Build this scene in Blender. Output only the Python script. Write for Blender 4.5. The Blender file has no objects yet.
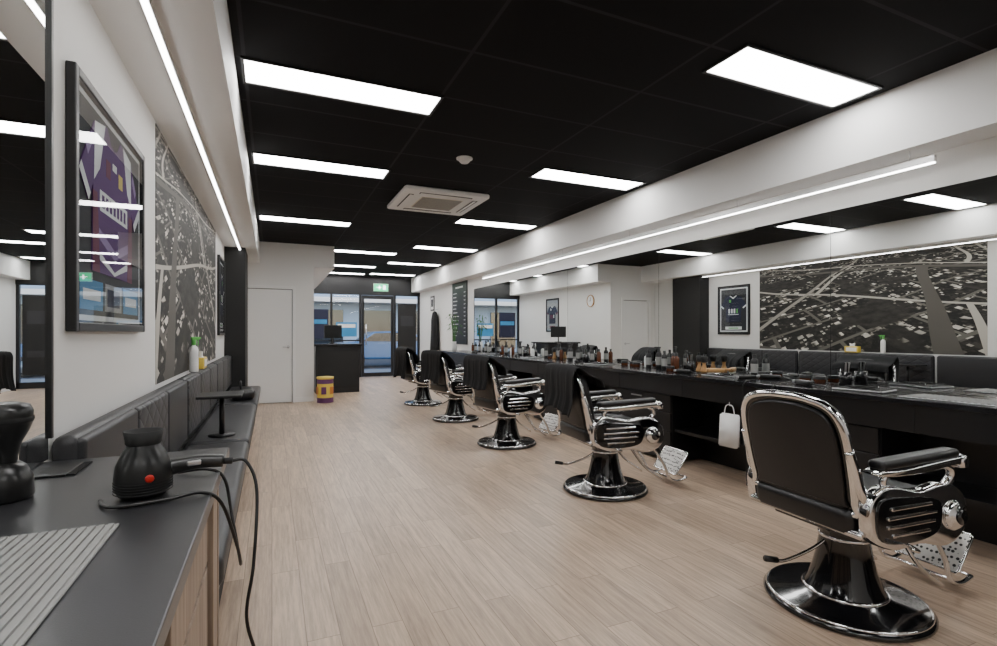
import bpy, bmesh, math, random
from mathutils import Vector, Matrix, Euler
random.seed(4)
SC=bpy.context.scene
COL=SC.collection
R=math.radians
# ------------------------------------------------------------ materials
def nt(name):
    m=bpy.data.materials.new(name); m.use_nodes=True
    n=m.node_tree.nodes; l=m.node_tree.links
    b=n['Principled BSDF']
    return m,n,l,b
def pm(name,col,rough=.5,metal=0.,bump=0.,bscale=60.,coat=0.,emit=None,es=0.,var=0.):
    m,n,l,b=nt(name)
    b.inputs['Base Color'].default_value=(*col,1)
    b.inputs['Roughness'].default_value=rough
    b.inputs['Metallic'].default_value=metal
    b.inputs['Coat Weight'].default_value=coat
    if emit:
        b.inputs['Emission Color'].default_value=(*emit,1); b.inputs['Emission Strength'].default_value=es
    if bump or var:
        tc=n.new('ShaderNodeTexCoord'); ns=n.new('ShaderNodeTexNoise'); ns.inputs['Scale'].default_value=bscale
        l.new(tc.outputs['Object'],ns.inputs['Vector'])
        if bump:
            bp=n.new('ShaderNodeBump'); bp.inputs['Strength'].default_value=bump; bp.inputs['Distance'].default_value=.002
            l.new(ns.outputs['Fac'],bp.inputs['Height']); l.new(bp.outputs['Normal'],b.inputs['Normal'])
        if var:
            mr=n.new('ShaderNodeMapRange'); mr.inputs['To Min'].default_value=max(0,rough-var); mr.inputs['To Max'].default_value=rough+var
            l.new(ns.outputs['Fac'],mr.inputs['Value']); l.new(mr.outputs['Result'],b.inputs['Roughness'])
    return m
def math_n(n,l,op,a,b=None,clamp=False):
    x=n.new('ShaderNodeMath'); x.operation=op; x.use_clamp=clamp
    for i,v in enumerate((a,b)):
        if v is None: continue
        if isinstance(v,(int,float)): x.inputs[i].default_value=v
        else: l.new(v,x.inputs[i])
    return x.outputs[0]
M={}
M['wall']=pm('wall_paint',(.80,.795,.78),.6,bump=.08,bscale=180)
M['bulk']=pm('bulkhead_paint',(.80,.797,.79),.55,bump=.05,bscale=150)
M['white']=pm('white_gloss',(.84,.84,.83),.35)
M['blk']=pm('black_satin',(.008,.008,.009),.36,bump=.05,bscale=200)
M['lam']=pm('counter_laminate',(.012,.012,.014),.17,bump=.05,bscale=400,var=.04)
M['laml']=pm('dark_grey_laminate',(.028,.028,.031),.30,bump=.08,bscale=400,var=.05)
M['leath']=pm('black_leather',(.010,.010,.011),.34,bump=.35,bscale=260)
M['leathg']=pm('charcoal_leather',(.024,.024,.027),.42,bump=.35,bscale=260)
M['gloss']=pm('black_gloss_enamel',(.005,.005,.006),.12,coat=.5)
M['chrome']=pm('chrome',(.78,.78,.79),.08,1.)
M['steel']=pm('brushed_steel',(.55,.55,.56),.3,1.)
M['cloth']=pm('black_cloth',(.006,.006,.007),.85,bump=.5,bscale=300)
M['plast']=pm('black_plastic',(.008,.008,.008),.3)
M['matte']=pm('black_matte',(.012,.012,.012),.75)
M['red']=pm('red_plastic',(.50,.015,.01),.35)
M['mirror']=pm('mirror_silver',(.86,.88,.87),.0,1.)
M['grey']=pm('grey_rubber',(.32,.32,.31),.6,bump=.1)
M['cream']=pm('cream_plastic',(.75,.72,.62),.5)
M['amber']=pm('amber_plastic',(.10,.03,.012),.25)
M['navy']=pm('jersey_navy',(.012,.015,.045),.7)
M['backing']=pm('frame_backing_charcoal',(.03,.03,.034),.8)
M['purple']=pm('jersey_purple',(.10,.022,.15),.7)
M['maroon']=pm('jersey_maroon',(.16,.02,.06),.7)
M['lilac']=pm('jersey_lilac',(.35,.24,.45),.7)
M['teal']=pm('print_blue',(.03,.22,.46),.5)
M['green']=pm('label_green',(.10,.42,.08),.5)
M['yellow']=pm('label_yellow',(.75,.55,.08),.5)
M['orange']=pm('drum_orange',(.60,.22,.04),.45)
M['dpurp']=pm('drum_purple',(.12,.03,.12),.45)
M['brwood']=pm('brush_wood',(.45,.25,.10),.45)
M['leaf']=pm('leaf',(.05,.16,.03),.5)
M['led']=pm('led_panel',(1,1,1),.5,emit=(1,.99,.975),es=21)
M['strip']=pm('led_strip',(1,1,1),.5,emit=(1,.985,.96),es=16)
M['alu']=pm('strip_profile',(.7,.7,.7),.35,.6)
M['exit']=pm('exit_green',(.0,.3,.12),.5,emit=(.02,.75,.3),es=2.2)
M['exitw']=pm('exit_white',(1,1,1),.5,emit=(1,1,1),es=3)
M['asph']=pm('asphalt',(.10,.10,.11),.9,bump=.3,bscale=40)
M['pave']=pm('pavement',(.36,.35,.34),.85,bump=.3,bscale=40)
M['carp']=pm('car_paint',(.06,.16,.34),.25,coat=.6)
M['carg']=pm('car_glass',(.03,.04,.05),.05,coat=.5)
M['tyre']=pm('tyre',(.02,.02,.02),.8)
M['brick']=pm('facade_render',(.36,.46,.60),.8,bump=.3,bscale=20)
# glass (thin pane, symmetric on both faces)
m,n,l,b=nt('window_glass'); n.remove(b)
tr=n.new('ShaderNodeBsdfTransparent'); gl=n.new('ShaderNodeBsdfGlossy'); gl.inputs['Roughness'].default_value=.0
mx=n.new('ShaderNodeMixShader'); lw=n.new('ShaderNodeLayerWeight'); lw.inputs['Blend'].default_value=.5
f=math_n(n,l,'ADD',math_n(n,l,'MULTIPLY',math_n(n,l,'POWER',lw.outputs['Facing'],4.0),.80),.05,True)
l.new(f,mx.inputs[0]); l.new(tr.outputs[0],mx.inputs[1]); l.new(gl.outputs[0],mx.inputs[2])
tr.inputs[0].default_value=(.95,.98,1,1)
l.new(mx.outputs[0],n['Material Output'].inputs[0]); M['glass']=m
# floor
m,n,l,b=nt('floor_oak_vinyl')
tc=n.new('ShaderNodeTexCoord'); sx=n.new('ShaderNodeSeparateXYZ'); cx=n.new('ShaderNodeCombineXYZ')
l.new(tc.outputs['Object'],sx.inputs[0]); l.new(sx.outputs['Y'],cx.inputs['X']); l.new(sx.outputs['X'],cx.inputs['Y'])
def fbrick(c1,c2,mo,ms):
    br=n.new('ShaderNodeTexBrick'); l.new(cx.outputs[0],br.inputs['Vector'])
    br.inputs['Scale'].default_value=1; br.inputs['Brick Width'].default_value=1.1; br.inputs['Row Height'].default_value=.13
    br.inputs['Mortar Size'].default_value=ms; br.inputs['Mortar Smooth'].default_value=.2; br.offset=.37
    br.inputs['Color1'].default_value=c1; br.inputs['Color2'].default_value=c2; br.inputs['Mortar'].default_value=mo
    return br
br=fbrick((.62,.475,.355,1),(.46,.345,.255,1),(.24,.17,.12,1),.0016)
pl=fbrick((0,0,0,1),(1,1,1,1),(0,0,0,1),0)
off=n.new('ShaderNodeVectorMath'); off.operation='MULTIPLY_ADD'; l.new(pl.outputs['Color'],off.inputs[0]); off.inputs[1].default_value=(9,9,9); l.new(cx.outputs[0],off.inputs[2])
mp=n.new('ShaderNodeMapping'); mp.inputs['Scale'].default_value=(1.5,24,1); l.new(off.outputs[0],mp.inputs[0])
ns=n.new('ShaderNodeTexNoise'); ns.inputs['Scale'].default_value=2.2; ns.inputs['Detail'].default_value=8; ns.inputs['Roughness'].default_value=.7; l.new(mp.outputs[0],ns.inputs['Vector'])
rp=n.new('ShaderNodeValToRGB'); rp.color_ramp.elements[0].position=.33; rp.color_ramp.elements[0].color=(.60,.57,.55,1); rp.color_ramp.elements[1].position=.64; rp.color_ramp.elements[1].color=(1.12,1.11,1.10,1)
l.new(ns.outputs['Fac'],rp.inputs[0])
mm=n.new('ShaderNodeMix'); mm.data_type='RGBA'; mm.blend_type='MULTIPLY'; mm.inputs[0].default_value=.9
l.new(br.outputs['Color'],mm.inputs[6]); l.new(rp.outputs[0],mm.inputs[7]); l.new(mm.outputs[2],b.inputs['Base Color'])
b.inputs['Roughness'].default_value=.36
bp=n.new('ShaderNodeBump'); bp.inputs['Strength'].default_value=.12; bp.inputs['Distance'].default_value=.002; l.new(ns.outputs['Fac'],bp.inputs['Height']); l.new(bp.outputs[0],b.inputs['Normal'])
M['floor']=m
# ceiling
m,n,l,b=nt('ceiling_black_tiles')
tc=n.new('ShaderNodeTexCoord'); br=n.new('ShaderNodeTexBrick'); 
mp=n.new('ShaderNodeMapping'); mp.inputs['Location'].default_value=(.15,.27,0); l.new(tc.outputs['Object'],mp.inputs[0]); l.new(mp.outputs[0],br.inputs['Vector'])
br.offset=0; br.inputs['Scale'].default_value=1; br.inputs['Brick Width'].default_value=1.2; br.inputs['Row Height'].default_value=.6; br.inputs['Mortar Size'].default_value=.011
br.inputs['Color1'].default_value=(.0055,.0055,.0065,1); br.inputs['Color2'].default_value=(.0075,.0075,.0085,1); br.inputs['Mortar'].default_value=(.024,.024,.027,1)
l.new(br.outputs['Color'],b.inputs['Base Color']); b.inputs['Roughness'].default_value=.9; b.inputs['Specular IOR Level'].default_value=.2
M['ceil']=m
# wood cabinet
m,n,l,b=nt('cabinet_pale_oak')
tc=n.new('ShaderNodeTexCoord'); mp=n.new('ShaderNodeMapping'); mp.inputs['Scale'].default_value=(20,20,1.2); l.new(tc.outputs['Object'],mp.inputs[0])
ns=n.new('ShaderNodeTexNoise'); ns.inputs['Scale'].default_value=2; ns.inputs['Detail'].default_value=6; l.new(mp.outputs[0],ns.inputs['Vector'])
rp=n.new('ShaderNodeValToRGB'); rp.color_ramp.elements[0].color=(.20,.14,.10,1); rp.color_ramp.elements[1].color=(.42,.32,.24,1); rp.color_ramp.elements[0].position=.3; rp.color_ramp.elements[1].position=.7
l.new(ns.outputs['Fac'],rp.inputs[0]); l.new(rp.outputs[0],b.inputs['Base Color']); b.inputs['Roughness'].default_value=.5
M['oak']=m
# quilted leather (diamond stitch)
m,n,l,b=nt('quilted_leather')
b.inputs['Roughness'].default_value=.40
tc=n.new('ShaderNodeTexCoord'); s=n.new('ShaderNodeSeparateXYZ'); l.new(tc.outputs['Object'],s.inputs[0])
k=math.pi/.11
yy=math_n(n,l,'MULTIPLY',s.outputs['Y'],.62)
u=math_n(n,l,'ADD',yy,s.outputs['Z']); v=math_n(n,l,'SUBTRACT',yy,s.outputs['Z'])
a=math_n(n,l,'ABSOLUTE',math_n(n,l,'SINE',math_n(n,l,'MULTIPLY',u,k))); c=math_n(n,l,'ABSOLUTE',math_n(n,l,'SINE',math_n(n,l,'MULTIPLY',v,k)))
h=math_n(n,l,'POWER',math_n(n,l,'MINIMUM',a,c),.5)
rp=n.new('ShaderNodeValToRGB'); rp.color_ramp.elements[0].position=.1; rp.color_ramp.elements[0].color=(.006,.006,.007,1); rp.color_ramp.elements[1].position=.42; rp.color_ramp.elements[1].color=(.030,.030,.034,1)
l.new(h,rp.inputs[0]); l.new(rp.outputs[0],b.inputs['Base Color'])
bp=n.new('ShaderNodeBump'); bp.inputs['Strength'].default_value=.7; bp.inputs['Distance'].default_value=.008; l.new(h,bp.inputs['Height']); l.new(bp.outputs[0],b.inputs['Normal'])
M['quilt']=m
# aerial mural: oblique aerial photograph, perspective ground plane evaluated on the printed sheet
m,n,l,b=nt('aerial_city_mural')
tc=n.new('ShaderNodeTexCoord'); s=n.new('ShaderNodeSeparateXYZ'); l.new(tc.outputs['Object'],s.inputs[0])
den=math_n(n,l,'SUBTRACT',3.1,s.outputs['Z'])
pu=math_n(n,l,'DIVIDE',math_n(n,l,'MULTIPLY',math_n(n,l,'SUBTRACT',s.outputs['Y'],5.2),2.6),den)
pv=math_n(n,l,'DIVIDE',9.0,den)
cx=n.new('ShaderNodeCombineXYZ'); l.new(pu,cx.inputs['X']); l.new(pv,cx.inputs['Y'])
wob=n.new('ShaderNodeTexNoise'); wob.inputs['Scale'].default_value=.22; wob.inputs['Detail'].default_value=0; l.new(cx.outputs[0],wob.inputs['Vector'])
wv=n.new('ShaderNodeVectorMath'); wv.operation='MULTIPLY_ADD'; l.new(wob.outputs['Color'],wv.inputs[0]); wv.inputs[1].default_value=(1.2,1.2,0); l.new(cx.outputs[0],wv.inputs[2])
def mapn(rot,sc=(1,1,1),loc=(0,0,0)):
    q=n.new('ShaderNodeMapping'); q.inputs['Rotation'].default_value=(0,0,R(rot)); q.inputs['Scale'].default_value=sc; q.inputs['Location'].default_value=loc; l.new(wv.outputs[0],q.inputs[0]); return q.outputs[0]
vec=mapn(35)
def maprange(val,a0,a1,b0,b1):
    q=n.new('ShaderNodeMapRange'); q.inputs['From Min'].default_value=a0; q.inputs['From Max'].default_value=a1; q.inputs['To Min'].default_value=b0; q.inputs['To Max'].default_value=b1; l.new(val,q.inputs['Value']); return q.outputs[0]
def noise(vec_,sc,det,ro=.5):
    q=n.new('ShaderNodeTexNoise'); q.inputs['Scale'].default_value=sc; q.inputs['Detail'].default_value=det; q.inputs['Roughness'].default_value=ro; l.new(vec_,q.inputs['Vector']); return q.outputs['Fac']
def over(bg_,fac,val):
    return math_n(n,l,'ADD',math_n(n,l,'MULTIPLY',bg_,math_n(n,l,'SUBTRACT',1.0,fac)),math_n(n,l,'MULTIPLY',fac,val))
def houses(scale,thr,pw):
    v1=n.new('ShaderNodeTexVoronoi'); v1.distance='CHEBYCHEV'; v1.inputs['Scale'].default_value=scale; v1.inputs['Randomness'].default_value=.75; l.new(vec,v1.inputs['Vector'])
    bw=n.new('ShaderNodeSeparateColor'); l.new(v1.outputs['Color'],bw.inputs[0])
    return math_n(n,l,'MULTIPLY',math_n(n,l,'POWER',bw.outputs[0],pw),math_n(n,l,'LESS_THAN',v1.outputs['Distance'],thr))
roof=math_n(n,l,'MAXIMUM',houses(4.2,.33,.8),houses(7.5,.28,1.6))
tree=maprange(noise(vec,6,6,.75),.45,.66,.0,.30)
base=math_n(n,l,'MAXIMUM',tree,roof)
base=math_n(n,l,'MULTIPLY',base,maprange(noise(vec,2.2,3),.42,.52,.15,1))
# open ground / dark parkland in large patches
park=maprange(noise(mapn(0,loc=(3.3,1.1,0)),.42,2),.54,.57,0,1)
parkc=maprange(noise(vec,3,5,.6),.35,.7,.02,.26)
base=math_n(n,l,'ADD',math_n(n,l,'MULTIPLY',base,math_n(n,l,'SUBTRACT',1.0,park)),math_n(n,l,'MULTIPLY',park,parkc))
def roads(rot,w,hh,mort,off=.5,loc=(0,0,0)):
    q=n.new('ShaderNodeTexBrick'); q.offset=off; q.inputs['Scale'].default_value=1; q.inputs['Brick Width'].default_value=w; q.inputs['Row Height'].default_value=hh; q.inputs['Mortar Size'].default_value=mort; q.inputs['Mortar Smooth'].default_value=.05
    l.new(mapn(rot,loc=loc),q.inputs['Vector']); return q.outputs['Fac']
r1=math_n(n,l,'MULTIPLY',roads(35,2.1,1.15,.05,.35),math_n(n,l,'SUBTRACT',1.0,park)); r2=roads(-18,9.0,4.2,.075,.5,(0,1.2,0)); r3=roads(72,30.0,5.6,.07,.5,(0,.8,0)); r4=roads(-12,60,7.0,.20,.5,(0,3.1,0))
fin=over(over(over(over(base,r1,.34),r2,.66),r3,.55),r4,.30)
rp=n.new('ShaderNodeValToRGB'); rp.color_ramp.elements[0].color=(.004,.0038,.0033,1); rp.color_ramp.elements[1].color=(.92,.88,.80,1)
e=rp.color_ramp.elements.new(.25); e.color=(.045,.041,.035,1)
e=rp.color_ramp.elements.new(.6); e.color=(.42,.395,.35,1)
l.new(fin,rp.inputs[0])
l.new(rp.outputs[0],b.inputs['Base Color']); b.inputs['Roughness'].default_value=.6
M['mural']=m
# cast footplate pattern
m,n,l,b=nt('cast_footplate')
tc=n.new('ShaderNodeTexCoord'); v=n.new('ShaderNodeTexVoronoi'); v.inputs['Scale'].default_value=46; v.inputs['Randomness'].default_value=.45; l.new(tc.outputs['Object'],v.inputs['Vector'])
rp=n.new('ShaderNodeValToRGB'); rp.color_ramp.interpolation='CONSTANT'; rp.color_ramp.elements[0].color=(.03,.03,.03,1); rp.color_ramp.elements[1].position=.34; rp.color_ramp.elements[1].color=(.66,.64,.61,1)
l.new(v.outputs['Distance'],rp.inputs[0]); l.new(rp.outputs[0],b.inputs['Base Color']); b.inputs['Roughness'].default_value=.3; b.inputs['Metallic'].default_value=.6
M['cast']=m
# ------------------------------------------------------------ mesh builder
def rr_pts(w,h,r,n=6,cx=0,cy=0):
    out=[]
    for (sx,sy,a0) in ((1,1,0),(-1,1,90),(-1,-1,180),(1,-1,270)):
        for i in range(n+1):
            a=R(a0+90*i/n); out.append((cx+sx*(w/2-r)+r*math.cos(a),cy+sy*(h/2-r)+r*math.sin(a)))
    return out
def smooth_path(pts,seg=8,closed=False):
    P=[Vector(p) for p in pts]; out=[]; N=len(P)
    rng=range(N if closed else N-1)
    for i in rng:
        if closed: p0,p1,p2,p3=P[(i-1)%N],P[i],P[(i+1)%N],P[(i+2)%N]
        else: p0,p1,p2,p3=P[max(i-1,0)],P[i],P[i+1],P[min(i+2,N-1)]
        for j in range(seg):
            t=j/seg
            out.append(.5*((2*p1)+(p2-p0)*t+(2*p0-5*p1+4*p2-p3)*t*t+(3*p1-p0-3*p2+p3)*t**3))
    if not closed: out.append(P[-1])
    return out
class MB:
    def __init__(s): s.bm=bmesh.new(); s.mats=[]
    def mi(s,k):
        if k not in s.mats: s.mats.append(k)
        return s.mats.index(k)
    def merge(s,t,k,smooth=False,M4=None):
        if M4 is not None: bmesh.ops.transform(t,matrix=M4,verts=t.verts)
        i=s.mi(k)
        for f in t.faces: f.material_index=i; f.smooth=smooth
        me=bpy.data.meshes.new('t'); t.to_mesh(me); t.free(); s.bm.from_mesh(me); bpy.data.meshes.remove(me)
    def quad(s,vs,k):
        t=bmesh.new(); t.faces.new([t.verts.new(v) for v in vs]); s.merge(t,k)
    def box(s,c,d,k,bev=0,seg=2,rot=None,smooth=None):
        t=bmesh.new(); bmesh.ops.create_cube(t,size=1); bmesh.ops.scale(t,vec=d,verts=t.verts)
        if bev: bmesh.ops.bevel(t,geom=t.edges[:],offset=min(bev,min(d)*.49),segments=seg,profile=.5,affect='EDGES')
        m=Matrix.Translation(c)
        if rot: m=m@Euler([R(a) for a in rot]).to_matrix().to_4x4()
        s.merge(t,k,(bev>0 and seg>2) if smooth is None else smooth,m)
    def bb(s,x0,x1,y0,y1,z0,z1,k,bev=0,seg=2):
        s.box(((x0+x1)/2,(y0+y1)/2,(z0+z1)/2),(abs(x1-x0),abs(y1-y0),abs(z1-z0)),k,bev,seg)
    def lathe(s,prof,k,n=32,M4=None,smooth=True):
        t=bmesh.new(); rings=[]
        for r,z in prof:
            if r<1e-6: rings.append([t.verts.new((0,0,z))])
            else: rings.append([t.verts.new((r*math.cos(2*math.pi*i/n),r*math.sin(2*math.pi*i/n),z)) for i in range(n)])
        for a,b in zip(rings[:-1],rings[1:]):
            for i in range(n):
                j=(i+1)%n
                if len(a)==1 and len(b)==1: continue
                if len(a)==1: t.faces.new((a[0],b[j],b[i]))
                elif len(b)==1: t.faces.new((a[i],a[j],b[0]))
                else: t.faces.new((a[i],a[j],b[j],b[i]))
        bmesh.ops.recalc_face_normals(t,faces=t.faces)
        s.merge(t,k,smooth,M4)
    def tube(s,pts,r,k,n=10,closed=False,sm=0,flat=1.):
        P=smooth_path(pts,sm,closed) if sm else [Vector(p) for p in pts]
        t=bmesh.new(); N=len(P); rings=[]; up=None
        for i in range(N):
            if closed: d=(P[(i+1)%N]-P[i-1])
            else: d=P[min(i+1,N-1)]-P[max(i-1,0)]
            d.normalize()
            if up is None:
                up=Vector((0,0,1)) if abs(d.z)<.9 else Vector((1,0,0))
            up=(up-d*up.dot(d)); up.normalize(); sd=d.cross(up)
            rad=r(i/(N-1)) if callable(r) else r
            rings.append([t.verts.new(P[i]+(up*math.cos(2*math.pi*j/n)*flat+sd*math.sin(2*math.pi*j/n))*rad) for j in range(n)])
        for i in range(N if closed else N-1):
            a=rings[i]; b=rings[(i+1)%N]
            for j in range(n): t.faces.new((a[j],a[(j+1)%n],b[(j+1)%n],b[j]))
        if not closed:
            t.faces.new(rings[0]); t.faces.new(rings[-1])
        bmesh.ops.recalc_face_normals(t,faces=t.faces)
        s.merge(t,k,True)
    def prism(s,pts,axis,a0,a1,k,bev=0,seg=2,M4=None,smooth=False):
        t=bmesh.new()
        def mk(p,a):
            return {'x':(a,p[0],p[1]),'y':(p[0],a,p[1]),'z':(p[0],p[1],a)}[axis]
        A=[t.verts.new(mk(p,a0)) for p in pts]; B=[t.verts.new(mk(p,a1)) for p in pts]; N=len(pts)
        fa=t.faces.new(A); fb=t.faces.new(B)
        for i in range(N): t.faces.new((A[i],A[(i+1)%N],B[(i+1)%N],B[i]))
        bmesh.ops.recalc_face_normals(t,faces=t.faces)
        if bev:
            es=list(set(fa.edges[:]+fb.edges[:])); bmesh.ops.bevel(t,geom=es,offset=bev,segments=seg,profile=.5,affect='EDGES')
        s.merge(t,k,smooth,M4)
    def mesh(s,name):
        me=bpy.data.meshes.new(name); s.bm.to_mesh(me); s.bm.free()
        for k in s.mats: me.materials.append(M[k])
        return me
    def obj(s,name,loc=(0,0,0),rot=0):
        return place(s.mesh(name),name,loc,rot)
def place(me,name,loc=(0,0,0),rot=0):
    o=bpy.data.objects.new(name,me); COL.objects.link(o); o.location=loc
    o.rotation_euler=(0,0,R(rot)) if isinstance(rot,(int,float)) else [R(a) for a in rot]
    return o
def simple(name,x0,x1,y0,y1,z0,z1,k,bev=0):
    b=MB(); b.bb(x0,x1,y0,y1,z0,z1,k,bev); return b.obj(name)

# ------------------------------------------------------------ room shell
WL=-.62; WR=4.0; ZC=2.86; YB=-3.0; YE=14.8; YP=9.9; XP=.70; ZS=2.48
simple('floor',WL-.1,WR+.1,YB-.1,YE+.1,-.08,0,'floor')
simple('ceiling',WL-.1,WR+.1,YB-.1,YE+.1,ZC,ZC+.08,'ceil')
simple('wall_left',WL-.1,WL,YB,YP,0,ZC,'wall')
simple('wall_right',WR,WR+.1,YB,YE,0,ZC,'wall')
simple('wall_back',WL-.1,WR+.1,YB-.1,YB,0,ZC,'wall')
b=MB(); dx0,dx1,dz=-.42,.34,2.04
b.bb(WL-.1,dx0,YP,YP+.1,0,ZC,'wall'); b.bb(dx1,XP,YP,YP+.1,0,ZC,'wall'); b.bb(dx0,dx1,YP,YP+.1,dz,ZC,'wall'); b.obj('wall_partition')
simple('wall_return',XP-.1,XP,YP+.1,YE,0,ZC,'wall')
simple('bulkhead_return',XP,1.06,YP,YE-.1,2.45,ZC,'bulk')
simple('bulkhead_right',3.74,WR,YB,YE,2.44,ZC,'bulk')
simple('bulkhead_left',WL,-.2,YB,YP,ZS,ZC,'bulk')
simple('pillar',WL,-.35,8.2,9.0,0,ZS,'matte')
simple('baseboard_partition',dx1+.05,XP,YP-.015,YP,0,.09,'white')
simple('baseboard_right',WR-.015,WR,11.1,YE-.1,0,.1,'white')
b=MB(); b.bb(dx0-.05,dx0,YP-.02,YP,0,dz+.05,'white'); b.bb(dx1,dx1+.05,YP-.02,YP,0,dz+.05,'white'); b.bb(dx0,dx1,YP-.02,YP,dz,dz+.05,'white'); b.obj('trim_1')
b=MB(); b.bb(dx0+.002,dx1-.002,YP+.06,YP+.08,.001,dz-.002,'matte'); b.bb(dx0+.012,dx1-.012,YP+.012,YP+.05,.008,dz-.014,'white',.003)  # black sheet behind the leaf paints the shadow in the door gap
b.lathe([(.0,0),(.026,0),(.026,.008),(.01,.012),(.01,.05),(0,.05)],'steel',20,Matrix.Translation((dx1-.07,YP+.012,1.0))@Euler((R(90),0,0)).to_matrix().to_4x4())
b.box((dx1-.11,YP-.04,1.0),(.11,.014,.018),'steel',.004); b.obj('door_1')
# storefront
b=MB()
fy=YE-.06
for x in (XP+.03,1.5,2.28,3.26,3.97): b.bb(x-.03,x+.03,fy,fy+.08,0,2.36,'blk')
b.bb(XP,WR,fy-.02,fy+.1,2.33,ZC,'blk'); b.bb(XP,2.28,fy,fy+.08,0,.14,'blk'); b.bb(3.26,WR,fy,fy+.08,0,.14,'blk'); b.bb(XP,2.28,fy,fy+.08,1.02,1.06,'blk')
b.obj('trim_2')
def pane(b,x0,x1,y,z0,z1): b.quad([(x0,y,z0),(x1,y,z0),(x1,y,z1),(x0,y,z1)],'glass')
b=MB(); pane(b,XP+.06,1.47,fy+.03,.14,2.33); pane(b,1.53,2.25,fy+.03,.14,2.33); pane(b,3.29,3.94,fy+.03,.14,2.33); b.obj('window_1')
b=MB(); b.bb(2.32,2.39,fy+.01,fy+.06,.01,2.32,'blk'); b.bb(3.15,3.22,fy+.01,fy+.06,.01,2.32,'blk'); b.bb(2.39,3.15,fy+.01,fy+.06,2.22,2.32,'blk'); b.bb(2.39,3.15,fy+.01,fy+.06,.01,.12,'blk')
pane(b,2.39,3.15,fy+.03,.12,2.22); b.tube([(2.43,fy-.05,.9),(2.43,fy-.05,1.5)],.015,'steel'); b.bb(2.42,2.44,fy-.05,fy+.02,.93,.95,'steel'); b.bb(2.42,2.44,fy-.05,fy+.02,1.45,1.47,'steel'); b.obj('door_2')
b=MB(); b.bb(2.66,3.04,fy-.07,fy-.03,2.46,2.64,'exit'); 
b.bb(2.90,2.98,fy-.073,fy-.07,2.49,2.61,'exitw'); b.bb(2.72,2.86,fy-.073,fy-.07,2.54,2.56,'exitw'); b.bb(2.78,2.82,fy-.073,fy-.07,2.50,2.60,'exitw'); b.bb(2.64,3.06,fy-.03,fy-.02,2.44,2.66,'white'); b.obj('exit_sign')
b=MB(); b.bb(3.34,3.88,fy-.02,fy-.005,.3,2.1,'matte'); b.bb(3.42,3.80,fy-.024,fy-.02,1.45,1.75,'backing'); b.bb(3.42,3.80,fy-.024,fy-.02,.7,.85,'backing'); b.obj('window_poster')
b=MB(); b.bb(.86,1.42,fy-.02,fy-.005,1.10,1.9,'navy'); b.bb(.9,1.38,fy-.024,fy-.02,1.5,1.62,'teal'); b.obj('window_sign')
b=MB(); b.bb(1.62,2.18,fy-.02,fy-.005,1.15,1.55,'teal'); b.bb(1.66,2.14,fy-.024,fy-.02,1.40,1.50,'white'); b.obj('window_sign')
# outside
simple('street_pavement',-12,20,YE+.1,YE+3.5,-.16,-.03,'pave')
simple('street_road',-25,35,YE+3.5,YE+15,-.25,-.12,'asph')
b=MB(); b.bb(-25,35,31,32,-.2,7,'brick')
for i in range(18): b.bb(-22+i*3,-20.2+i*3,30.9,31.0,.2,2.6,'carg'); b.bb(-22+i*3,-20.4+i*3,30.95,31.0,3.8,5.6,'carg')
b.bb(-25,35,29.6,31,3.0,3.25,'white'); b.obj('street_building')
b=MB(); car=[(-2.1,.35),(-2.15,.75),(-1.95,.98),(-1.2,1.04),(-.65,1.42),(.85,1.45),(1.45,1.05),(2.05,.92),(2.15,.6),(2.1,.32)]
b.prism(car,'y',-.82,.82,'carp',.08,3)
b.prism([(-1.1,1.05),(-.62,1.36),(.05,1.38),(.05,1.03)],'y',-.835,.835,'carg'); b.prism([(.13,1.03),(.13,1.38),(.8,1.38),(1.3,1.05)],'y',-.835,.835,'carg')
for x in (-1.35,1.35):
    for y in (-.84,.84):
        mm4=Matrix.Translation((x,y,.33))@Euler((R(90),0,0)).to_matrix().to_4x4()
        b.lathe([(0,-.1),(.31,-.1),(.33,-.07),(.33,.07),(.31,.1),(0,.1)],'tyre',28,mm4); b.lathe([(0,-.11),(.2,-.11),(.2,.11),(0,.11)],'steel',20,mm4)
b.box((-2.1,-.55,.72),(.12,.35,.12),'white',.03); b.box((2.1,-.55,.7),(.12,.35,.12),'red',.03)
b.obj('car',(4.3,21.0,-.118))
# ------------------------------------------------------------ ceiling lights
def panel(x,y,w=1.2,d=.3):
    b=MB(); b.bb(-w/2,w/2,-d/2,d/2,-.006,0,'led')
    t=.018
    for sx in (-1,1): b.bb(sx*(w/2+t/2)-t/2,sx*(w/2+t/2)+t/2,-d/2-t,d/2+t,-.012,0,'blk')
    for sy in (-1,1): b.bb(-w/2,w/2,sy*(d/2+t/2)-t/2,sy*(d/2+t/2)+t/2,-.012,0,'blk')
    b.obj('ceiling_light_panel',(x,y,ZC))
for y in (3.48,5.18,7.8,.6,-1.9): panel(.45,y)
for y in (2.19,4.5,6.9,9.3,11.65,14.0,-.6): panel(3.03,y)
for y in (10.35,12.6,14.2): panel(1.7,y)
# LED strips
b=MB(); b.bb(-.435,-.405,-2.9,8.18,ZS-.035,ZS,'alu'); b.bb(-.432,-.408,-2.9,8.18,ZS-.04,ZS-.035,'strip'); b.obj('led_strip_light')
b=MB(); b.bb(3.785,3.815,1.81,9.3,2.325,2.365,'alu'); b.bb(3.787,3.813,1.815,9.295,2.318,2.325,'strip')
for y in (1.95,3.3,4.8,6.3,7.8,9.1): b.tube([(3.80,y,2.365),(3.80,y,2.439)],.002,'steel',6)
b.obj('led_strip_light')
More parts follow.
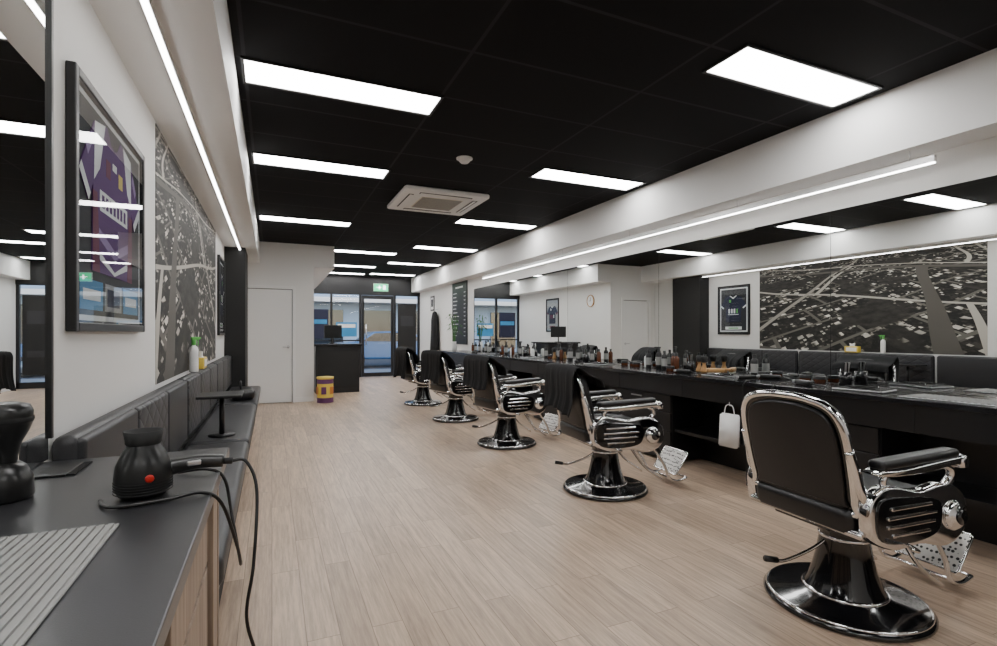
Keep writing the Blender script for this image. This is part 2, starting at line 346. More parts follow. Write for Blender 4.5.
# AC cassette
b=MB(); b.prism(rr_pts(1.0,1.0,.04),'z',-.045,0,'white',.012,2); b.bb(-.25,.25,-.25,.25,-.05,-.04,'cream')
for i in range(13): b.bb(-.24,.24,-.235+i*.039-.004,-.235+i*.039+.004,-.056,-.05,'grey')
for a in range(4):
    mm=Matrix.Rotation(a*math.pi/2,4,'Z')
    t=bmesh.new(); bmesh.ops.create_cube(t,size=1); bmesh.ops.scale(t,vec=(.62,.055,.01),verts=t.verts); b.merge(t,'matte',False,mm@Matrix.Translation((0,.385,-.043)))
    t=bmesh.new(); bmesh.ops.create_cube(t,size=1); bmesh.ops.scale(t,vec=(.60,.04,.006),verts=t.verts); b.merge(t,'white',False,mm@Matrix.Translation((0,.378,-.052))@Matrix.Rotation(R(12),4,'X'))
b.obj('ceiling_air_conditioner',(1.82,5.95,ZC))
b=MB(); b.lathe([(0,-.045),(.035,-.045),(.05,-.03),(.055,-.012),(.075,-.01),(.075,0),(0,0)],'white',28); b.obj('smoke_detector',(1.62,4.42,ZC))
# ------------------------------------------------------------ mirrors
ys=[-1.29,.65,2.59,4.53,6.47,8.41,10.3]
for a,c in zip(ys[:-1],ys[1:]):
    b=MB(); b.bb(WR-.008,WR-.002,a+.002,c-.002,.862,2.2,'mirror'); b.bb(WR-.004,WR,a,c,.862,2.203,'blk'); b.obj('wall_mirror')
b=MB(); b.bb(WL,WL+.012,-1.6,1.93,.875,2.44,'mirror'); b.bb(WL,WL+.020,1.93,1.945,.936,2.455,'blk'); b.bb(WL,WL+.020,-1.62,1.93,2.44,2.455,'blk'); b.obj('wall_mirror')
# mural
simple('wall_mural',WL,WL+.004,3.52,6.95,.95,ZS-.01,'mural')
# jersey frames
def jersey(b,cy,cz,s,x,main,alt,badge='white'):
    J=[(-.12,.30),(-.26,.26),(-.42,.02),(-.32,-.05),(-.24,.06),(-.24,-.40),(.24,-.40),(.24,.06),(.32,-.05),(.42,.02),(.26,.26),(.12,.30),(.0,.23)]
    def pr(pts,a,c,k): b.prism([(cy+p[0]*s,cz+p[1]*s) for p in pts],'x',x+a,x+c,k)
    b.prism([(cy+p[0]*s,cz+p[1]*s) for p in J],'x',x,x+.006,main,.002)
    # lettering: three block strokes, sponsor mark and chest crest
    for i in range(4): pr([(-.15+i*.085,-.17),(-.10+i*.085,-.17),(-.10+i*.085,-.05),(-.15+i*.085,-.05)],.006,.008,badge if i==0 else alt)
    pr([(-.17,-.21),(.17,-.21),(.17,-.195),(-.17,-.195)],.006,.008,alt)
    pr([(.07,.12),(.13,.12),(.13,.19),(.10,.20),(.07,.19)],.006,.008,badge)
    for sg in (-1,1): pr([(sg*.42,.02),(sg*.32,-.05),(sg*.30,-.02),(sg*.40,.05)],.006,.008,alt)
    pr([(-.12,.30),(-.09,.30),(0,.25),(.09,.30),(.12,.30),(0,.21)],.006,.009,'white')
def jframe(W,H,items,name,loc,rot=0,depth=.030):
    b=MB(); f=.032
    b.bb(0,.012,-W/2+.01,W/2-.01,-H/2+.01,H/2-.01,'matte')
    for sy in (-1,1): b.bb(0,depth,sy*(W/2-f/2)-f/2,sy*(W/2-f/2)+f/2,-H/2,H/2,'blk',.004)
    for sz in (-1,1): b.bb(0,depth,-W/2+f,W/2-f,sz*(H/2-f/2)-f/2,sz*(H/2-f/2)+f/2,'blk',.004)
    items(b)
    x=depth-.004; b.quad([(x,-W/2+f,-H/2+f),(x,W/2-f,-H/2+f),(x,W/2-f,H/2-f),(x,-W/2+f,H/2-f)],'glass')
    b.obj(name,loc,rot)
def items1(b):
    x=.012
    b.bb(x,x+.001,-.462,.462,-.405,.405,'white'); b.bb(x+.001,x+.0015,-.44,.44,-.385,.385,'backing')
    J=[(-.10,.37),(-.26,.34),(-.43,.12),(-.33,.03),(-.28,.10),(-.29,-.22),(.29,-.22),(.28,.10),(.33,.03),(.43,.12),(.26,.34),(.10,.37),(.05,.32),(0,.305),(-.05,.32)]
    b.prism(J,'x',x+.0015,x+.006,'purple',.0015)
    a,c=x+.006,x+.0065
    for sgn in (-1,1):
        b.prism([(sgn*.26,.34),(sgn*.13,.365),(sgn*.20,.18),(sgn*.27,.12)],'x',a,c,'white')
        b.prism([(sgn*.43,.12),(sgn*.33,.03),(sgn*.31,.06),(sgn*.41,.15)],'x',a,c,'white')
        b.prism([(sgn*.285,.08),(sgn*.23,.08),(sgn*.20,-.22),(sgn*.285,-.22)],'x',a,c,'maroon')
        b.prism([(sgn*.36,.22),(sgn*.30,.29),(sgn*.28,.26),(sgn*.34,.19)],'x',a,c,'lilac')
    b.prism([(-.20,.10),(.20,.10),(.20,.02),(-.20,.02)],'x',a,c,'white')
    for i in range(7): b.bb(c,c+.0005,-.175+i*.052,-.143+i*.052,.035,.085,'purple')
    b.prism([(-.21,-.05),(0,-.11),(.21,-.05),(.21,-.09),(0,-.15),(-.21,-.09)],'x',a,c,'lilac')
    b.prism([(-.20,-.14),(0,-.20),(.20,-.14),(.20,-.17),(0,-.215),(-.20,-.17)],'x',a,c,'white')
    b.bb(a,c,-.12,-.06,.17,.24,'maroon'); b.bb(a,c,.06,.12,.17,.23,'yellow'); b.bb(a,c,-.03,.03,.22,.25,'white')
    b.bb(x+.0015,x+.003,-.41,-.15,-.365,-.255,'teal'); b.bb(x+.0015,x+.003,-.12,.12,-.365,-.255,'grey'); b.bb(x+.0015,x+.003,.15,.41,-.365,-.255,'teal')
    b.bb(x+.003,x+.0035,-.38,-.18,-.33,-.29,'white'); b.bb(x+.003,x+.0035,.18,.38,-.33,-.29,'white'); b.bb(x+.003,x+.0035,-.09,.09,-.345,-.275,'navy')
jframe(1.0,.89,items1,'framed_jersey',(WL+.001,2.60,1.70))
jframe(.78,1.0,lambda b:(b.bb(.012,.013,-.335,.335,-.445,.445,'white'),b.bb(.013,.014,-.31,.31,-.42,.42,'backing'),jersey(b,0,.06,.76,.014,'navy','white','green'),b.bb(.014,.016,-.2,.2,-.40,-.34,'white'),b.bb(.016,.017,-.12,.12,-.38,-.36,'green')),'framed_jersey',(WL+.001,7.55,1.72))
jframe(.7,.95,lambda b:(b.bb(.012,.013,-.3,.3,-.43,.43,'grey'),jersey(b,0,.05,.72,.014,'navy','maroon'),b.bb(.014,.016,-.15,.15,-.38,-.3,'maroon')),'framed_jersey',(XP+.001,12.6,1.75))
def clock(name,loc,rot):
    b=MB(); mm=Euler((0,R(90),0)).to_matrix().to_4x4()
    b.lathe([(0,0),(.15,0),(.155,.02),(.15,.035),(.135,.035),(.135,.02),(0,.02)],'brwood',36,mm); b.lathe([(0,.021),(.134,.021)],'white',36,mm)
    b.box((.024,0,.045),(.004,.01,.09),'blk'); b.box((.024,.03,0),(.004,.07,.01),'blk'); b.obj(name,loc,rot)
clock('wall_clock',(XP,10.7,2.05),0)
b=MB(); b.bb(-.02,0,-.16,.16,-.2,.2,'blk'); b.bb(-.023,-.02,-.12,.12,-.16,.16,'white'); b.bb(-.025,-.023,-.08,.08,-.09,.11,'matte'); b.obj('framed_picture',(WR,13.4,2.05))
# price board
b=MB(); b.bb(-.025,0,-.50,.50,-.72,.72,'blk',.004); b.bb(-.027,-.025,-.25,.25,.58,.62,'white')
for i in range(12):
    z=.46-i*.09; w=random.uniform(.2,.42); b.bb(-.027,-.025,.42-w,.42,z,z+.014,'white'); b.bb(-.027,-.025,-.42,-.32,z,z+.014,'white')
b.obj('price_board',(WR-.002,11.2,1.71))
# hanging coat
b=MB(); prof=[(.03,1.72),(.10,1.68),(.16,1.5),(.17,1.2),(.20,.85),(.21,.7),(0,.7)]
t=bmesh.new(); rings=[]
for r,z in prof[:-1]:
    rings.append([t.verts.new((-.10+r*.5*math.cos(2*math.pi*i/24)*(1+.12*math.sin(i*2.1)),r*math.sin(2*math.pi*i/24)*(1+.10*math.cos(i*1.7)),z)) for i in range(24)])
for a,c in zip(rings[:-1],rings[1:]):
    for i in range(24): t.faces.new((a[i],a[(i+1)%24],c[(i+1)%24],c[i]))
t.faces.new(rings[0]); t.faces.new(rings[-1])
b.merge(t,'cloth',True); b.tube([(0,0,1.78),(-.08,0,1.76),(-.10,0,1.70)],.01,'steel'); b.obj('hanging_coat',(WR,12.9,.1))
# ------------------------------------------------------------ right counter
b=MB(); C0,C1=-2.9,11.0; cxf=3.43
b.bb(cxf,WR-.01,C0,C1,.825,.86,'lam',.003)
b.bb(cxf+.03,cxf+.05,C0,C1,.66,.825,'blk')
b.bb(WR-.10,WR-.01,C0,C1,.0,.825,'blk')
yc=2.45-3*1.83
while yc<11:
    y0=max(yc-.5,C0+.02); y1=min(yc+.5,C1)
    if y1>y0:
        b.bb(cxf+.07,WR-.1,y0,y1,.02,.825,'blk')
        for z0,z1 in ((.06,.30),(.31,.48),(.49,.65)): b.bb(cxf+.052,cxf+.07,y0+.01,y1-.01,z0,z1,'blk',.003)
        b.bb(cxf+.04,cxf+.052,yc-.08,yc+.08,.60,.612,'steel')
    b.bb(cxf+.10,WR-.1,y1,min(y1+.83,C1),.30,.33,'blk')
    yc+=1.83
for i in range(15):
    y=C0+.93*i; b.bb(cxf+.027,cxf+.0305,y,y+.006,.665,.82,'matte')
b.obj('styling_counter')
# reception desk
b=MB(); b.bb(.82,1.70,11.1,11.75,0,.98,'blk',.004); b.bb(.78,1.74,11.05,11.8,.98,1.02,'lam',.004); b.bb(.86,1.66,11.09,11.1,.1,.9,'matte'); b.obj('reception_desk')
b=MB(); b.bb(-.2,.2,-.02,.01,.12,.40,'plast',.006); b.lathe([(0,0),(.1,0),(.1,.01),(.02,.015),(.015,.14),(0,.14)],'plast'); b.obj('computer_monitor',(1.2,11.45,1.02),200)
# drum
b=MB(); b.lathe([(0,0),(.14,0),(.145,.01),(.14,.03),(.14,.09)],'dpurp'); b.lathe([(.14,.09),(.146,.10),(.14,.11),(.14,.34)],'yellow'); b.lathe([(.14,.34),(.146,.35),(.14,.36),(.14,.42)],'dpurp'); b.lathe([(.14,.42),(.148,.43),(.148,.46),(.10,.465),(0,.465)],'yellow')
for i in range(6):
    a=i*60+15; x,y=.142*math.cos(R(a)),.142*math.sin(R(a)); b.box((x,y,.22),(.008,.085,.13),'orange' if i%2 else 'dpurp',rot=(0,0,a))
b.obj('storage_drum',(.88,9.7,0))
# ------------------------------------------------------------ barber chair
def chair_mesh():
    b=MB()
    b.lathe([(0,0),(.325,0),(.335,.008),(.335,.020),(.322,.030)],'gloss',56)
    b.lathe([(.322,.028),(.325,.032),(.319,.038),(.312,.038)],'chrome',56)
    b.lathe([(.312,.037),(.26,.046),(.20,.054),(.172,.062)],'gloss',56)
    b.lathe([(.172,.061),(.173,.067),(.168,.072),(.160,.072)],'chrome',48)
    b.lathe([(.161,.071),(.146,.10),(.128,.16),(.112,.23),(.100,.31),(.108,.355),(.13,.375),(.16,.385),(0,.385)],'gloss',48)
    b.lathe([(.0985,.300),(.106,.305),(.106,.318),(.099,.323)],'chrome',40)
    b.box((.0,0,.395),(.40,.42,.04),'gloss',.012)
    b.box((.02,0,.43),(.50,.50,.025),'chrome',.01)
    b.box((.03,0,.49),(.56,.48,.12),'leath',.045,5)
    b.tube([(-.22,-.235,.455),(.26,-.235,.455),(.30,-.2,.455),(.30,.2,.455),(.26,.235,.455),(-.22,.235,.455)],.006,'chrome',8)
    for s in (-1,1):
        out=[(-.25,.42),(-.28,.50),(-.26,.59),(-.16,.635),(.02,.60),(.18,.615),(.30,.57),(.34,.48),(.31,.39),(.20,.345),(.04,.375),(-.12,.37)]
        P=[(p.x,p.y) for p in smooth_path([(x,z,0) for x,z in out],5,True)]
        b.prism(P,'y',s*.25,s*.305,'chrome',.016,4,smooth=True)
        o2=[(-.245,.50),(-.22,.585),(-.08,.585),(.06,.57),(.145,.54),(.15,.46),(.10,.41),(-.06,.395),(-.21,.42)]
        P2=[(p.x,p.y) for p in smooth_path([(x,z,0) for x,z in o2],4,True)]
        b.prism(P2,'y',s*.300,s*.312,'gloss',.004,2)  # black inlay, enlarged to stand in for dark reflections on the chrome
        for k_,(x0,x1) in enumerate(((-.16,.07),(-.19,.10),(-.19,.11),(-.17,.08))): b.box(((x0+x1)/2,s*.314,.438+k_*.036),(x1-x0,.010,.013),'chrome',.004)
        b.lathe([(0,0),(.062,0),(.064,.012),(.05,.026),(.03,.03),(.028,.036),(0,.038)],'chrome',28,Matrix.Translation((.235,s*.30,.475))@Euler((R(-90*s),0,0)).to_matrix().to_4x4())
        b.lathe([(0,.0),(.032,.0),(.032,.004),(0,.004)],'gloss',24,Matrix.Translation((.235,s*.336,.475))@Euler((R(-90*s),0,0)).to_matrix().to_4x4())
        b.tube([(.20,s*.275,.58),(.25,s*.28,.62),(.25,s*.285,.665),(.20,s*.285,.69)],.018,'chrome',10,sm=5)
        b.tube([(-.14,s*.275,.60),(-.17,s*.28,.65),(-.14,s*.285,.69)],.014,'chrome',10,sm=5)
        arm=[(-.24,.685),(-.10,.672),(.10,.678),(.24,.69),(.31,.672),(.325,.692),(.30,.722),(.20,.722),(-.10,.702),(-.22,.706)]
        A=[(p.x,p.y) for p in smooth_path([(x,z,0) for x,z in arm],4,True)]
        b.prism(A,'y',s*.285-.034,s*.285+.034,'chrome',.008,2,smooth=True)
        b.box((.02,s*.285,.730),(.48,.070,.038),'leath',.016,4,rot=(0,-2.2,0))
        b.lathe([(0,-.036),(.025,-.036),(.03,-.02),(.03,.02),(.025,.036),(0,.036)],'chrome',20,Matrix.Translation((.29,s*.285,.70))@Euler((R(90),0,0)).to_matrix().to_4x4())
        b.tube([(-.19,s*.275,.53),(-.27,s*.272,.60),(-.30,s*.265,.70),(-.33,s*.26,.78)],.014,'chrome',10,sm=5,flat=1.6)
        b.tube([(.24,s*.17,.40),(.34,s*.165,.33),(.44,s*.16,.20),(.50,s*.15,.085),(.58,s*.15,.055),(.66,s*.15,.075)],.011,'chrome',10,sm=5)
        b.tube([(.12,s*.15,.38),(.26,s*.15,.20),(.44,s*.15,.07)],.009,'chrome',10,sm=5)
    T=Matrix.Translation((-.245,0,.48))@Matrix.Rotation(R(-13),4,'Y')
    def shape(w,h,z0,bul):
        pts=[(-w*.44,z0),(w*.44,z0),(w*.5,z0+h*.12),(w*.52,z0+h*.5),(w*.50,z0+h*.80),(w*.40,z0+h*.96),(w*.18,z0+h+bul),(0,z0+h+bul*1.3),(-w*.18,z0+h+bul),(-w*.40,z0+h*.96),(-w*.50,z0+h*.80),(-w*.52,z0+h*.5),(-w*.5,z0+h*.12)]
        return [(p.x,p.y) for p in smooth_path([(a,c,0) for a,c in pts],5,True)]
    S=shape(.49,.47,.03,.010)
    b.prism(S,'x',-.018,.0,'gloss',.006,2,M4=T)
    b.prism(shape(.43,.42,.055,.010),'x',-.032,-.016,'leath',.012,4,M4=T,smooth=True)
    b.prism(shape(.43,.43,.05,.010),'x',0,.075,'leath',.03,4,M4=T,smooth=True)
    ring=[T@Vector((-.012,y,z)) for y,z in S]; b.tube(ring,.017,'chrome',12,closed=True)
    b.box((-.25,0,.475),(.09,.48,.12),'leath',.035,4,rot=(0,-10,0))
    b.tube([(-.27,-.27,.435),(-.27,.27,.435)],.016,'chrome',12)
    b.box((.37,0,.36),(.045,.30,.18),'leath',.02,4,rot=(0,-30,0))
    F=Matrix.Translation((.62,0,.185))@Matrix.Rotation(R(-55),4,'Y')
    b.prism(rr_pts(.20,.29,.012),'z',-.006,.006,'cast',.003,2,M4=F)
    b.tube([F@Vector((x,y,0)) for x,y in rr_pts(.205,.295,.016)],.007,'chrome',8,closed=True)
    b.tube([(.50,-.15,.085),(.50,.15,.085)],.009,'chrome',8); b.tube([(.66,-.15,.075),(.66,.15,.075)],.008,'chrome',8)
    b.tube([(-.08,.02,.30),(-.16,.04,.25),(-.30,.06,.21),(-.36,.07,.22)],.008,'chrome',8,sm=5)
    b.tube([(-.34,.068,.215),(-.40,.077,.227)],.014,'plast',12)
    b.tube([(0,-.10,.40),(-.05,-.33,.38),(-.12,-.36,.40)],.008,'chrome',8,sm=5)
    return b.mesh('barber_chair')
cm=chair_mesh()
chs=[(2.44,1.52,-4),(2.44,3.39,-6),(2.42,5.22,8),(2.43,7.0,12),(2.44,8.78,6)]
for x,y,a in chs: place(cm,'barber_chair',(x,y,0),a)
# capes
def cape_mesh(w,back,front,seed):
    rnd=random.Random(seed); t=bmesh.new()
    prof=[(-.165,front),(-.19,(front+.98)/2),(-.27,.95),(-.345,1.0),(-.385,1.005),(-.41,.95),(-.405,.85),(-.40,(back+.85)/2),(-.42,back)]
    prof=[(p.x,p.y) for p in smooth_path([(a,c,0) for a,c in prof],5)]
    N=44; rows=[]; ph=rnd.random()*6
    for i,(x,z) in enumerate(prof):
        row=[]; hang=max(0,1.0-z)
        for j in range(N+1):
            v=j/N*2-1; y=v*w*(1-.25*hang*(1 if i>len(prof)//2 else .4))
            fold=.035*hang*2*math.sin(v*9+ph)+.015*math.sin(v*21+ph*2)*hang*2
            side=-1 if i>len(prof)//2 else 1
            xx=x+side*abs(fold); zz=z+.05*hang*math.sin(v*3+ph)-.012*(abs(v)**3)
            row.append(t.verts.new((xx,y,zz)))
        rows.append(row)
    for a,c in zip(rows[:-1],rows[1:]):
        for j in range(N): t.faces.new((a[j],a[j+1],c[j+1],c[j]))
    bmesh.ops.recalc_face_normals(t,faces=t.faces)
    bmesh.ops.solidify(t,geom=t.faces[:],thickness=.006)
    b=MB(); b.merge(t,'cloth',True); return b.mesh('barber_cape')
for i,(w,bk,fr) in ((1,(.27,.66,.86)),(2,(.26,.66,.8)),(3,(.28,.58,.75)),(4,(.28,.5,.7))):
    x,y,a=chs[i]; place(cape_mesh(w,bk,fr,i),'barber_cape',(x,y,0),a)
# ------------------------------------------------------------ left counter / cabinet
LX=-.13; LY=1.92; LZ=.87
b=MB(); b.bb(WL+.002,LX,-2.2,LY,LZ-.035,LZ,'laml',.003); b.bb(WL+.002,LX-.03,LY-.03,LY-.008,0,LZ-.035,'oak')
b.bb(WL+.002,LX-.05,-2.2,LY-.03,.08,LZ-.035,'blk')
for i in range(4):
    a=LY-.035-i*.95; 
    b.bb(LX-.05,LX-.032,a-.12,a,.02,LZ-.04,'oak',.002)
    for z0,z1 in ((.10,.36),(.375,.60),(.615,.79)): b.bb(LX-.05,LX-.034,a-.82,a-.26,z0,z1,'oak',.002)
b.obj('side_cabinet')
# mat
b=MB(); b.bb(-.60,-.275,.50,1.225,LZ,LZ+.005,'grey',.002)
for i in range(22):
    x=-.595+i*.0145; b.bb(x,x+.009,.51,1.215,LZ+.005,LZ+.009,'grey')
b.obj('ribbed_rubber_mat')
# dryers
def dryer():
    b=MB(); b.lathe([(0,0),(.040,0),(.050,.006),(.056,.02),(.058,.045),(.054,.075),(.044,.10),(.034,.115),(.032,.122)],'plast',36)
    b.lathe([(.033,.120),(.036,.124),(.036,.130),(.040,.152),(.036,.152),(.031,.13),(0,.13)],'matte',32)
    for i in range(5): b.lathe([(.0575-.001*i,.012+.006*i),(.059,.0135+.006*i),(.0575,.015+.006*i)],'matte',36)
    b.tube([(.035,0,.055),(.08,0,.060),(.12,-.005,.062),(.165,-.012,.058)],lambda t:.021-.006*t,'plast',14,sm=6)
    b.tube([(.16,-.012,.058),(.185,-.014,.055)],.008,'matte',8)
    b.box((.10,-.020,.064),(.03,.008,.012),'steel',.003)
    b.lathe([(0,0),(.009,0),(.009,.003),(.007,.005),(0,.005)],'red',20,Matrix.Translation((.008,-.0575,.050))@Euler((R(90),0,0)).to_matrix().to_4x4())
    return b.mesh('hair_dryer')
dm=dryer(); DX,DY=-.275,1.43
place(dm,'hair_dryer',(DX,DY,LZ),14)
b=MB(); b.lathe([(0,0),(.046,0),(.05,.008),(.048,.05),(.036,.075),(.024,.085),(0,.085)],'plast',32)
b.lathe([(.02,.08),(.021,.10),(.028,.13),(.040,.155),(.047,.175),(.048,.20),(.042,.215),(.02,.222),(0,.223)],'plast',32); b.lathe([(.0475,.176),(.0495,.182),(.0485,.188)],'matte',32); b.tube([(-.01,.046,.02),(-.02,.09,.006),(-.01,.16,.006)],.004,'plast',8,sm=5)
b.obj('clipper_charging_stand',(-.555,1.52,LZ))
b=MB(); 
ex=DX+.190*math.cos(R(14)); ey=DY+.190*math.sin(R(14))-.014
b.tube([(ex-.0,ey,LZ+.055),(ex+.03,ey,LZ+.05),(ex+.055,ey-.02,LZ-.02),(ex+.05,ey-.08,LZ-.18),(ex+.035,ey-.10,LZ-.30),(ex+.06,ey-.10,LZ-.42),(ex+.07,ey-.12,.30),(ex+.06,ey-.10,.02)],.0042,'plast',8,sm=10)
b.tube([(DX-.075,DY-.03,LZ+.006),(DX-.04,DY-.095,LZ+.006),(DX+.06,DY-.08,LZ+.006),(LX-.02,DY-.06,LZ+.008),(LX+.02,DY-.04,LZ-.03),(LX+.05,DY,LZ-.15),(LX+.055,DY+.06,LZ-.22),(LX+.03,DY+.14,LZ-.12),(LX+.01,DY+.16,LZ-.02),(LX-.03,DY+.15,LZ+.012),(LX-.10,DY+.17,LZ+.006)],.0042,'plast',8,sm=10)
b.obj('power_cable')
b=MB(); b.bb(-.57,-.50,1.70,1.86,LZ,LZ+.006,'plast',.002)
for i in range(15): b.bb(-.50,-.48,1.705+i*.010,1.709+i*.010,LZ+.001,LZ+.005,'plast')
b.obj('comb',(0,0,0))
# ------------------------------------------------------------ bench seating
b=MB(); B0,B1=1.95,8.18
b.bb(WL+.002,-.22,B0,B1,0,.37,'matte'); b.bb(WL+.002,-.17,B0,B1,.345,.38,'blk',.004)
segs=[(B0,4.05),(4.09,6.1),(6.14,B1)]
for a,c in segs:
    b.bb(-.535,-.15,a+.01,c-.01,.38,.488,'leathg',.03,4)
    b.bb(WL+.006,-.54,a,c,.49,.935,'leathg',.03,4)
    n3=3; w3=(c-a)/n3
    for j in range(n3):
        if j==1 or a>4: b.bb(-.56,-.525,a+j*w3+.01,a+(j+1)*w3-.01,.52,.925,'quilt',.016,4)
        else: b.bb(-.56,-.525,a+j*w3+.01,a+(j+1)*w3-.01,.52,.925,'leathg',.016,4)
b.obj('bench_seat')
b=MB(); b.bb(-.49,-.20,-.17,.17,-.02,0,'blk',.006); b.tube([(-.34,0,-.30),(-.34,0,-.02)],.018,'blk'); b.lathe([(0,0),(.09,0),(.09,.01),(0,.012)],'blk',24,Matrix.Translation((-.34,0,-.31))); b.obj('side_table',(0,4.3,.80))
b=MB(); b.box((0,0,.06),(.24,.42,.12),'leath',.05,5); b.tube([(-.02,-.12,.11),(-.02,-.1,.19),(-.02,.1,.19),(-.02,.12,.11)],.010,'leath',8,sm=6); b.box((0.115,0,.07),(.02,.26,.06),'leath',.01,3); b.obj('duffel_bag',(-.31,6.6,.49),4)
def bottle(h,r,body,cap,neck=.4,label=None):
    b=MB(); b.lathe([(0,0),(r*.94,0),(r,.006),(r,h*.68),(r*.85,h*.76),(r*neck,h*.82),(r*neck,h*.84)],body,24)
    b.lathe([(r*neck*1.25,h*.835),(r*neck*1.25,h*.99),(r*neck*1.1,h),(0,h)],cap,20); b.lathe([(0,h*.84),(r*neck*1.25,h*.835)],cap,20)
    if label: b.lathe([(r*1.01,h*.18),(r*1.015,h*.2),(r*1.015,h*.56),(r*1.01,h*.58)],label,24)
    return b
def spray(h,r,body,cap,label=None):
    b=bottle(h,r,body,cap,.4,label)
    b.box((r*.35,0,h*1.04),(r*2.0,r*.7,h*.09),cap,.005,3); b.tube([(r*.9,0,h*1.0),(r*1.15,0,h*.92),(r*1.0,0,h*.82)],.004,cap,8,sm=3); b.box((r*1.5,0,h*1.05),(r*.5,r*.4,h*.05),cap,.003)
    return b
spray(.26,.033,'white','green','white').obj('spray_bottle',(-.575,4.75,.936),40)
b=MB(); b.box((0,0,.05),(.07,.22,.10),'yellow',.01,3); b.box((0,0,.101),(.04,.10,.004),'white'); b.box((.036,0,.05),(.002,.16,.06),'white'); b.prism([(-.03,.10),(.03,.10),(.045,.15),(.01,.135),(-.035,.155)],'x',-.01,.01,'white'); b.obj('tissue_box',(-.575,5.2,.936))
# ------------------------------------------------------------ counter-top items (right)
CZ=.861
meshes={
 'spray_bottle':[spray(.22,.032,'blk','blk','grey').mesh('spray_bottle'),spray(.24,.035,'white','blk').mesh('spray_bottle')],
 'shampoo_bottle':[bottle(.20,.030,'blk','blk',.4,'grey').mesh('shampoo_bottle'),bottle(.18,.028,'amber','blk',.4).mesh('shampoo_bottle'),bottle(.16,.03,'white','blk',.4).mesh('shampoo_bottle')],
}
b=MB(); b.lathe([(0,0),(.038,0),(.04,.005),(.04,.03)],'amber',24); b.lathe([(.042,.028),(.042,.05),(.040,.053),(0,.053)],'blk',24); meshes['hair_wax_jar']=[b.mesh('hair_wax_jar')]
b=MB(); b.lathe([(0,0),(.03,0),(.032,.02),(.022,.05),(.014,.08),(.02,.10),(.024,.105)],'brwood',24); b.lathe([(.022,.10),(.028,.12),(.034,.15),(.024,.165),(0,.17)],'matte',24); meshes['neck_brush']=[b.mesh('neck_brush')]
b=MB(); b.box((0,0,.03),(.05,.16,.045),'brwood',.015,3); b.box((0,0,.008),(.04,.14,.02),'cream',.004); b.box((0,-.12,.04),(.025,.12,.02),'brwood',.008,3); meshes['wooden_brush']=[b.mesh('wooden_brush')]
b=MB(); b.lathe([(0,0),(.04,0),(.042,.1),(.038,.1),(.036,.01),(0,.01)],'gloss',24)
for i in range(6):
    a=i*1.05; b.box((.015*math.cos(a),.015*math.sin(a),.09),(.012,.004,.16),'plast' if i%2 else 'steel',.001,rot=(8*math.sin(a),8*math.cos(a),i*37))
meshes['comb_cup']=[b.mesh('comb_cup')]
b=MB(); b.box((0,0,.02),(.045,.16,.038),'plast',.014,4); b.box((0,.09,.022),(.042,.03,.02),'steel',.004); b.tube([(0,-.08,.02),(.02,-.12,.01),(.08,-.13,.006),(.10,-.05,.006),(.07,.04,.006)],.0035,'plast',8,sm=6); meshes['hair_clipper']=[b.mesh('hair_clipper')]
b=MB(); b.box((0,0,.007),(.22,.30,.012),'steel',.004); b.box((0,0,.015),(.20,.28,.006),'matte',.002)
for i in range(4): b.box((-.07+i*.045,random.uniform(-.03,.03),.023),(.012,.17,.008),'chrome' if i%2 else 'plast',.002,rot=(0,0,random.uniform(-15,15)))
meshes['tool_tray']=[b.mesh('tool_tray')]
def put(kind,y,x=3.80,i=0,rot=None): place(meshes[kind][i],kind,(x,y,CZ),random.uniform(0,360) if rot is None else rot)
for base in (3.4,5.3,7.1,8.9):
    put('tool_tray',base-.05,3.68,rot=random.uniform(-10,10)); put('hair_clipper',base+.36,3.62,rot=random.uniform(-30,30)); put('comb_cup',base+.56,3.90); put('hair_wax_jar',base-.28,3.90)
put('tool_tray',2.15,3.66,rot=8); put('hair_clipper',2.55,3.62,rot=-20); put('comb_cup',2.42,3.90); put('hair_clipper',3.0,3.84,rot=30); put('hair_clipper',3.05,3.62,rot=70)
for y,x,kind,i in ((4.09,3.84,'shampoo_bottle',1),(4.18,3.88,'shampoo_bottle',1),(4.27,3.84,'shampoo_bottle',0),(3.84,3.90,'neck_brush',0),(3.74,3.86,'neck_brush',0),(4.05,3.72,'hair_wax_jar',0),(4.4,3.88,'spray_bottle',0),(3.62,3.88,'wooden_brush',0),
    (4.52,3.84,'shampoo_bottle',0),(4.62,3.90,'shampoo_bottle',2),(4.74,3.85,'hair_wax_jar',0),(4.86,3.90,'hair_wax_jar',0),(3.22,3.92,'shampoo_bottle',0),(2.62,3.91,'hair_wax_jar',0),(2.74,3.91,'hair_wax_jar',0),
    (5.55,3.90,'shampoo_bottle',1),(5.68,3.88,'shampoo_bottle',0),(6.96,3.90,'shampoo_bottle',0),(7.4,3.90,'shampoo_bottle',2),(8.6,3.90,'shampoo_bottle',1),(9.2,3.90,'shampoo_bottle',0),(9.3,3.86,'spray_bottle',0),
    (6.05,3.90,'shampoo_bottle',0),(6.16,3.85,'spray_bottle',0),(6.27,3.90,'shampoo_bottle',0),(6.4,3.84,'shampoo_bottle',1),(6.55,3.9,'spray_bottle',0),(6.7,3.9,'neck_brush',0),
    (7.78,3.86,'spray_bottle',0),(7.9,3.92,'shampoo_bottle',0),(8.02,3.84,'shampoo_bottle',1),(8.16,3.88,'shampoo_bottle',2),(8.35,3.86,'spray_bottle',0),
    (9.6,3.84,'shampoo_bottle',0),(9.72,3.90,'spray_bottle',1),(9.85,3.86,'shampoo_bottle',0),(9.97,3.84,'shampoo_bottle',1)):
    put(kind,y,x,i)
b=MB(); b.bb(-.13,.13,-.24,.24,0,.005,'steel',.002)
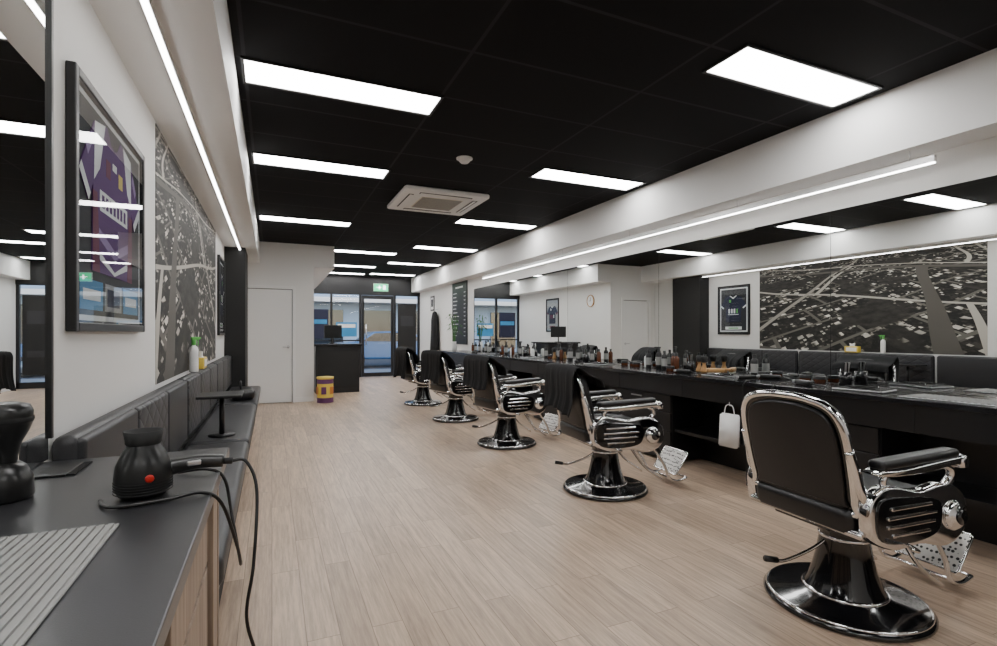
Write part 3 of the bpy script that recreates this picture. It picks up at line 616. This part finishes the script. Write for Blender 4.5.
for i in range(16): b.bb(-.12,.12,-.23+i*.029,-.215+i*.029,.005,.009,'grey')
b.obj('ribbed_rubber_mat',(3.62,1.62,CZ),0)
# plant
b=MB(); b.lathe([(0,0),(.05,0),(.06,.08),(.045,.18),(.055,.2),(.05,.2),(.04,.18),(0,.17)],'white',24)
for i in range(7):
    a=i*.9; h=random.uniform(.35,.62); top=Vector((.09*math.cos(a),.09*math.sin(a),.18+h)); b.tube([(.01*math.cos(a),.01*math.sin(a),.15),(.04*math.cos(a),.04*math.sin(a),.18+h*.5),top],.006,'leaf',7,sm=4)
    for j in range(5):
        c=a+j*1.3; p=Vector((.05*math.cos(a),.05*math.sin(a),.18+h*(.5+.12*j))); q=p+Vector((.12*math.cos(c),.12*math.sin(c),.03)); e=p+Vector((.19*math.cos(c),.19*math.sin(c),-.03)); sd=Vector((-math.sin(c),math.cos(c),0))*.018
        b.quad((p,q+sd,e,q-sd),'leaf')
b.obj('potted_bamboo',(3.68,10.7,CZ))
# white pouch hanging under counter
b=MB(); t=bmesh.new(); bmesh.ops.create_cube(t,size=1); bmesh.ops.scale(t,vec=(.05,.17,.27),verts=t.verts); bmesh.ops.bevel(t,geom=t.edges[:],offset=.012,segments=2,affect='EDGES')
for v in t.verts:
    if v.co.z>0: v.co.x*=.6
    v.co.y+=.012*math.sin(v.co.z*30); v.co.x+=.01*math.sin(v.co.y*60)
b.merge(t,'white',True); b.tube([(.0,-.05,.13),(.0,-.03,.20),(0,.03,.20),(0,.05,.13)],.004,'white',6,sm=4); b.tube([(.02,0,.20),(-.0,0,.20),(-.0,0,.23)],.004,'steel',6); b.obj('hanging_towel_bag',(3.39,3.02,.46))
b=MB(); b.tube([(3.50,2.6,.867),(3.42,2.62,.868),(3.40,2.66,.80),(3.40,2.76,.56),(3.41,2.84,.52),(3.42,2.88,.6),(3.40,2.9,.80),(3.43,2.9,.868),(3.5,2.92,.866)],.004,'plast',8,sm=8); b.obj('power_cable')
# ------------------------------------------------------------ world
w=bpy.data.worlds.new('sky'); SC.world=w; w.use_nodes=True
n=w.node_tree.nodes; l=w.node_tree.links; bg=n['Background']; sk=n.new('ShaderNodeTexSky')
try: sk.sky_type='NISHITA'; sk.sun_disc=False; sk.sun_elevation=R(35); sk.sun_rotation=R(200)
except Exception: pass
l.new(sk.outputs[0],bg.inputs[0]); bg.inputs[1].default_value=.42
# ------------------------------------------------------------ camera
cd=bpy.data.cameras.new('cam'); cam=bpy.data.objects.new('camera',cd); COL.objects.link(cam); SC.camera=cam
cam.location=(0,0,1.25); cam.rotation_euler=(R(90),0,R(-23.95)); cd.sensor_width=36; cd.sensor_fit='HORIZONTAL'; cd.lens=510/997*36; cd.shift_y=10/997; cd.clip_start=.03
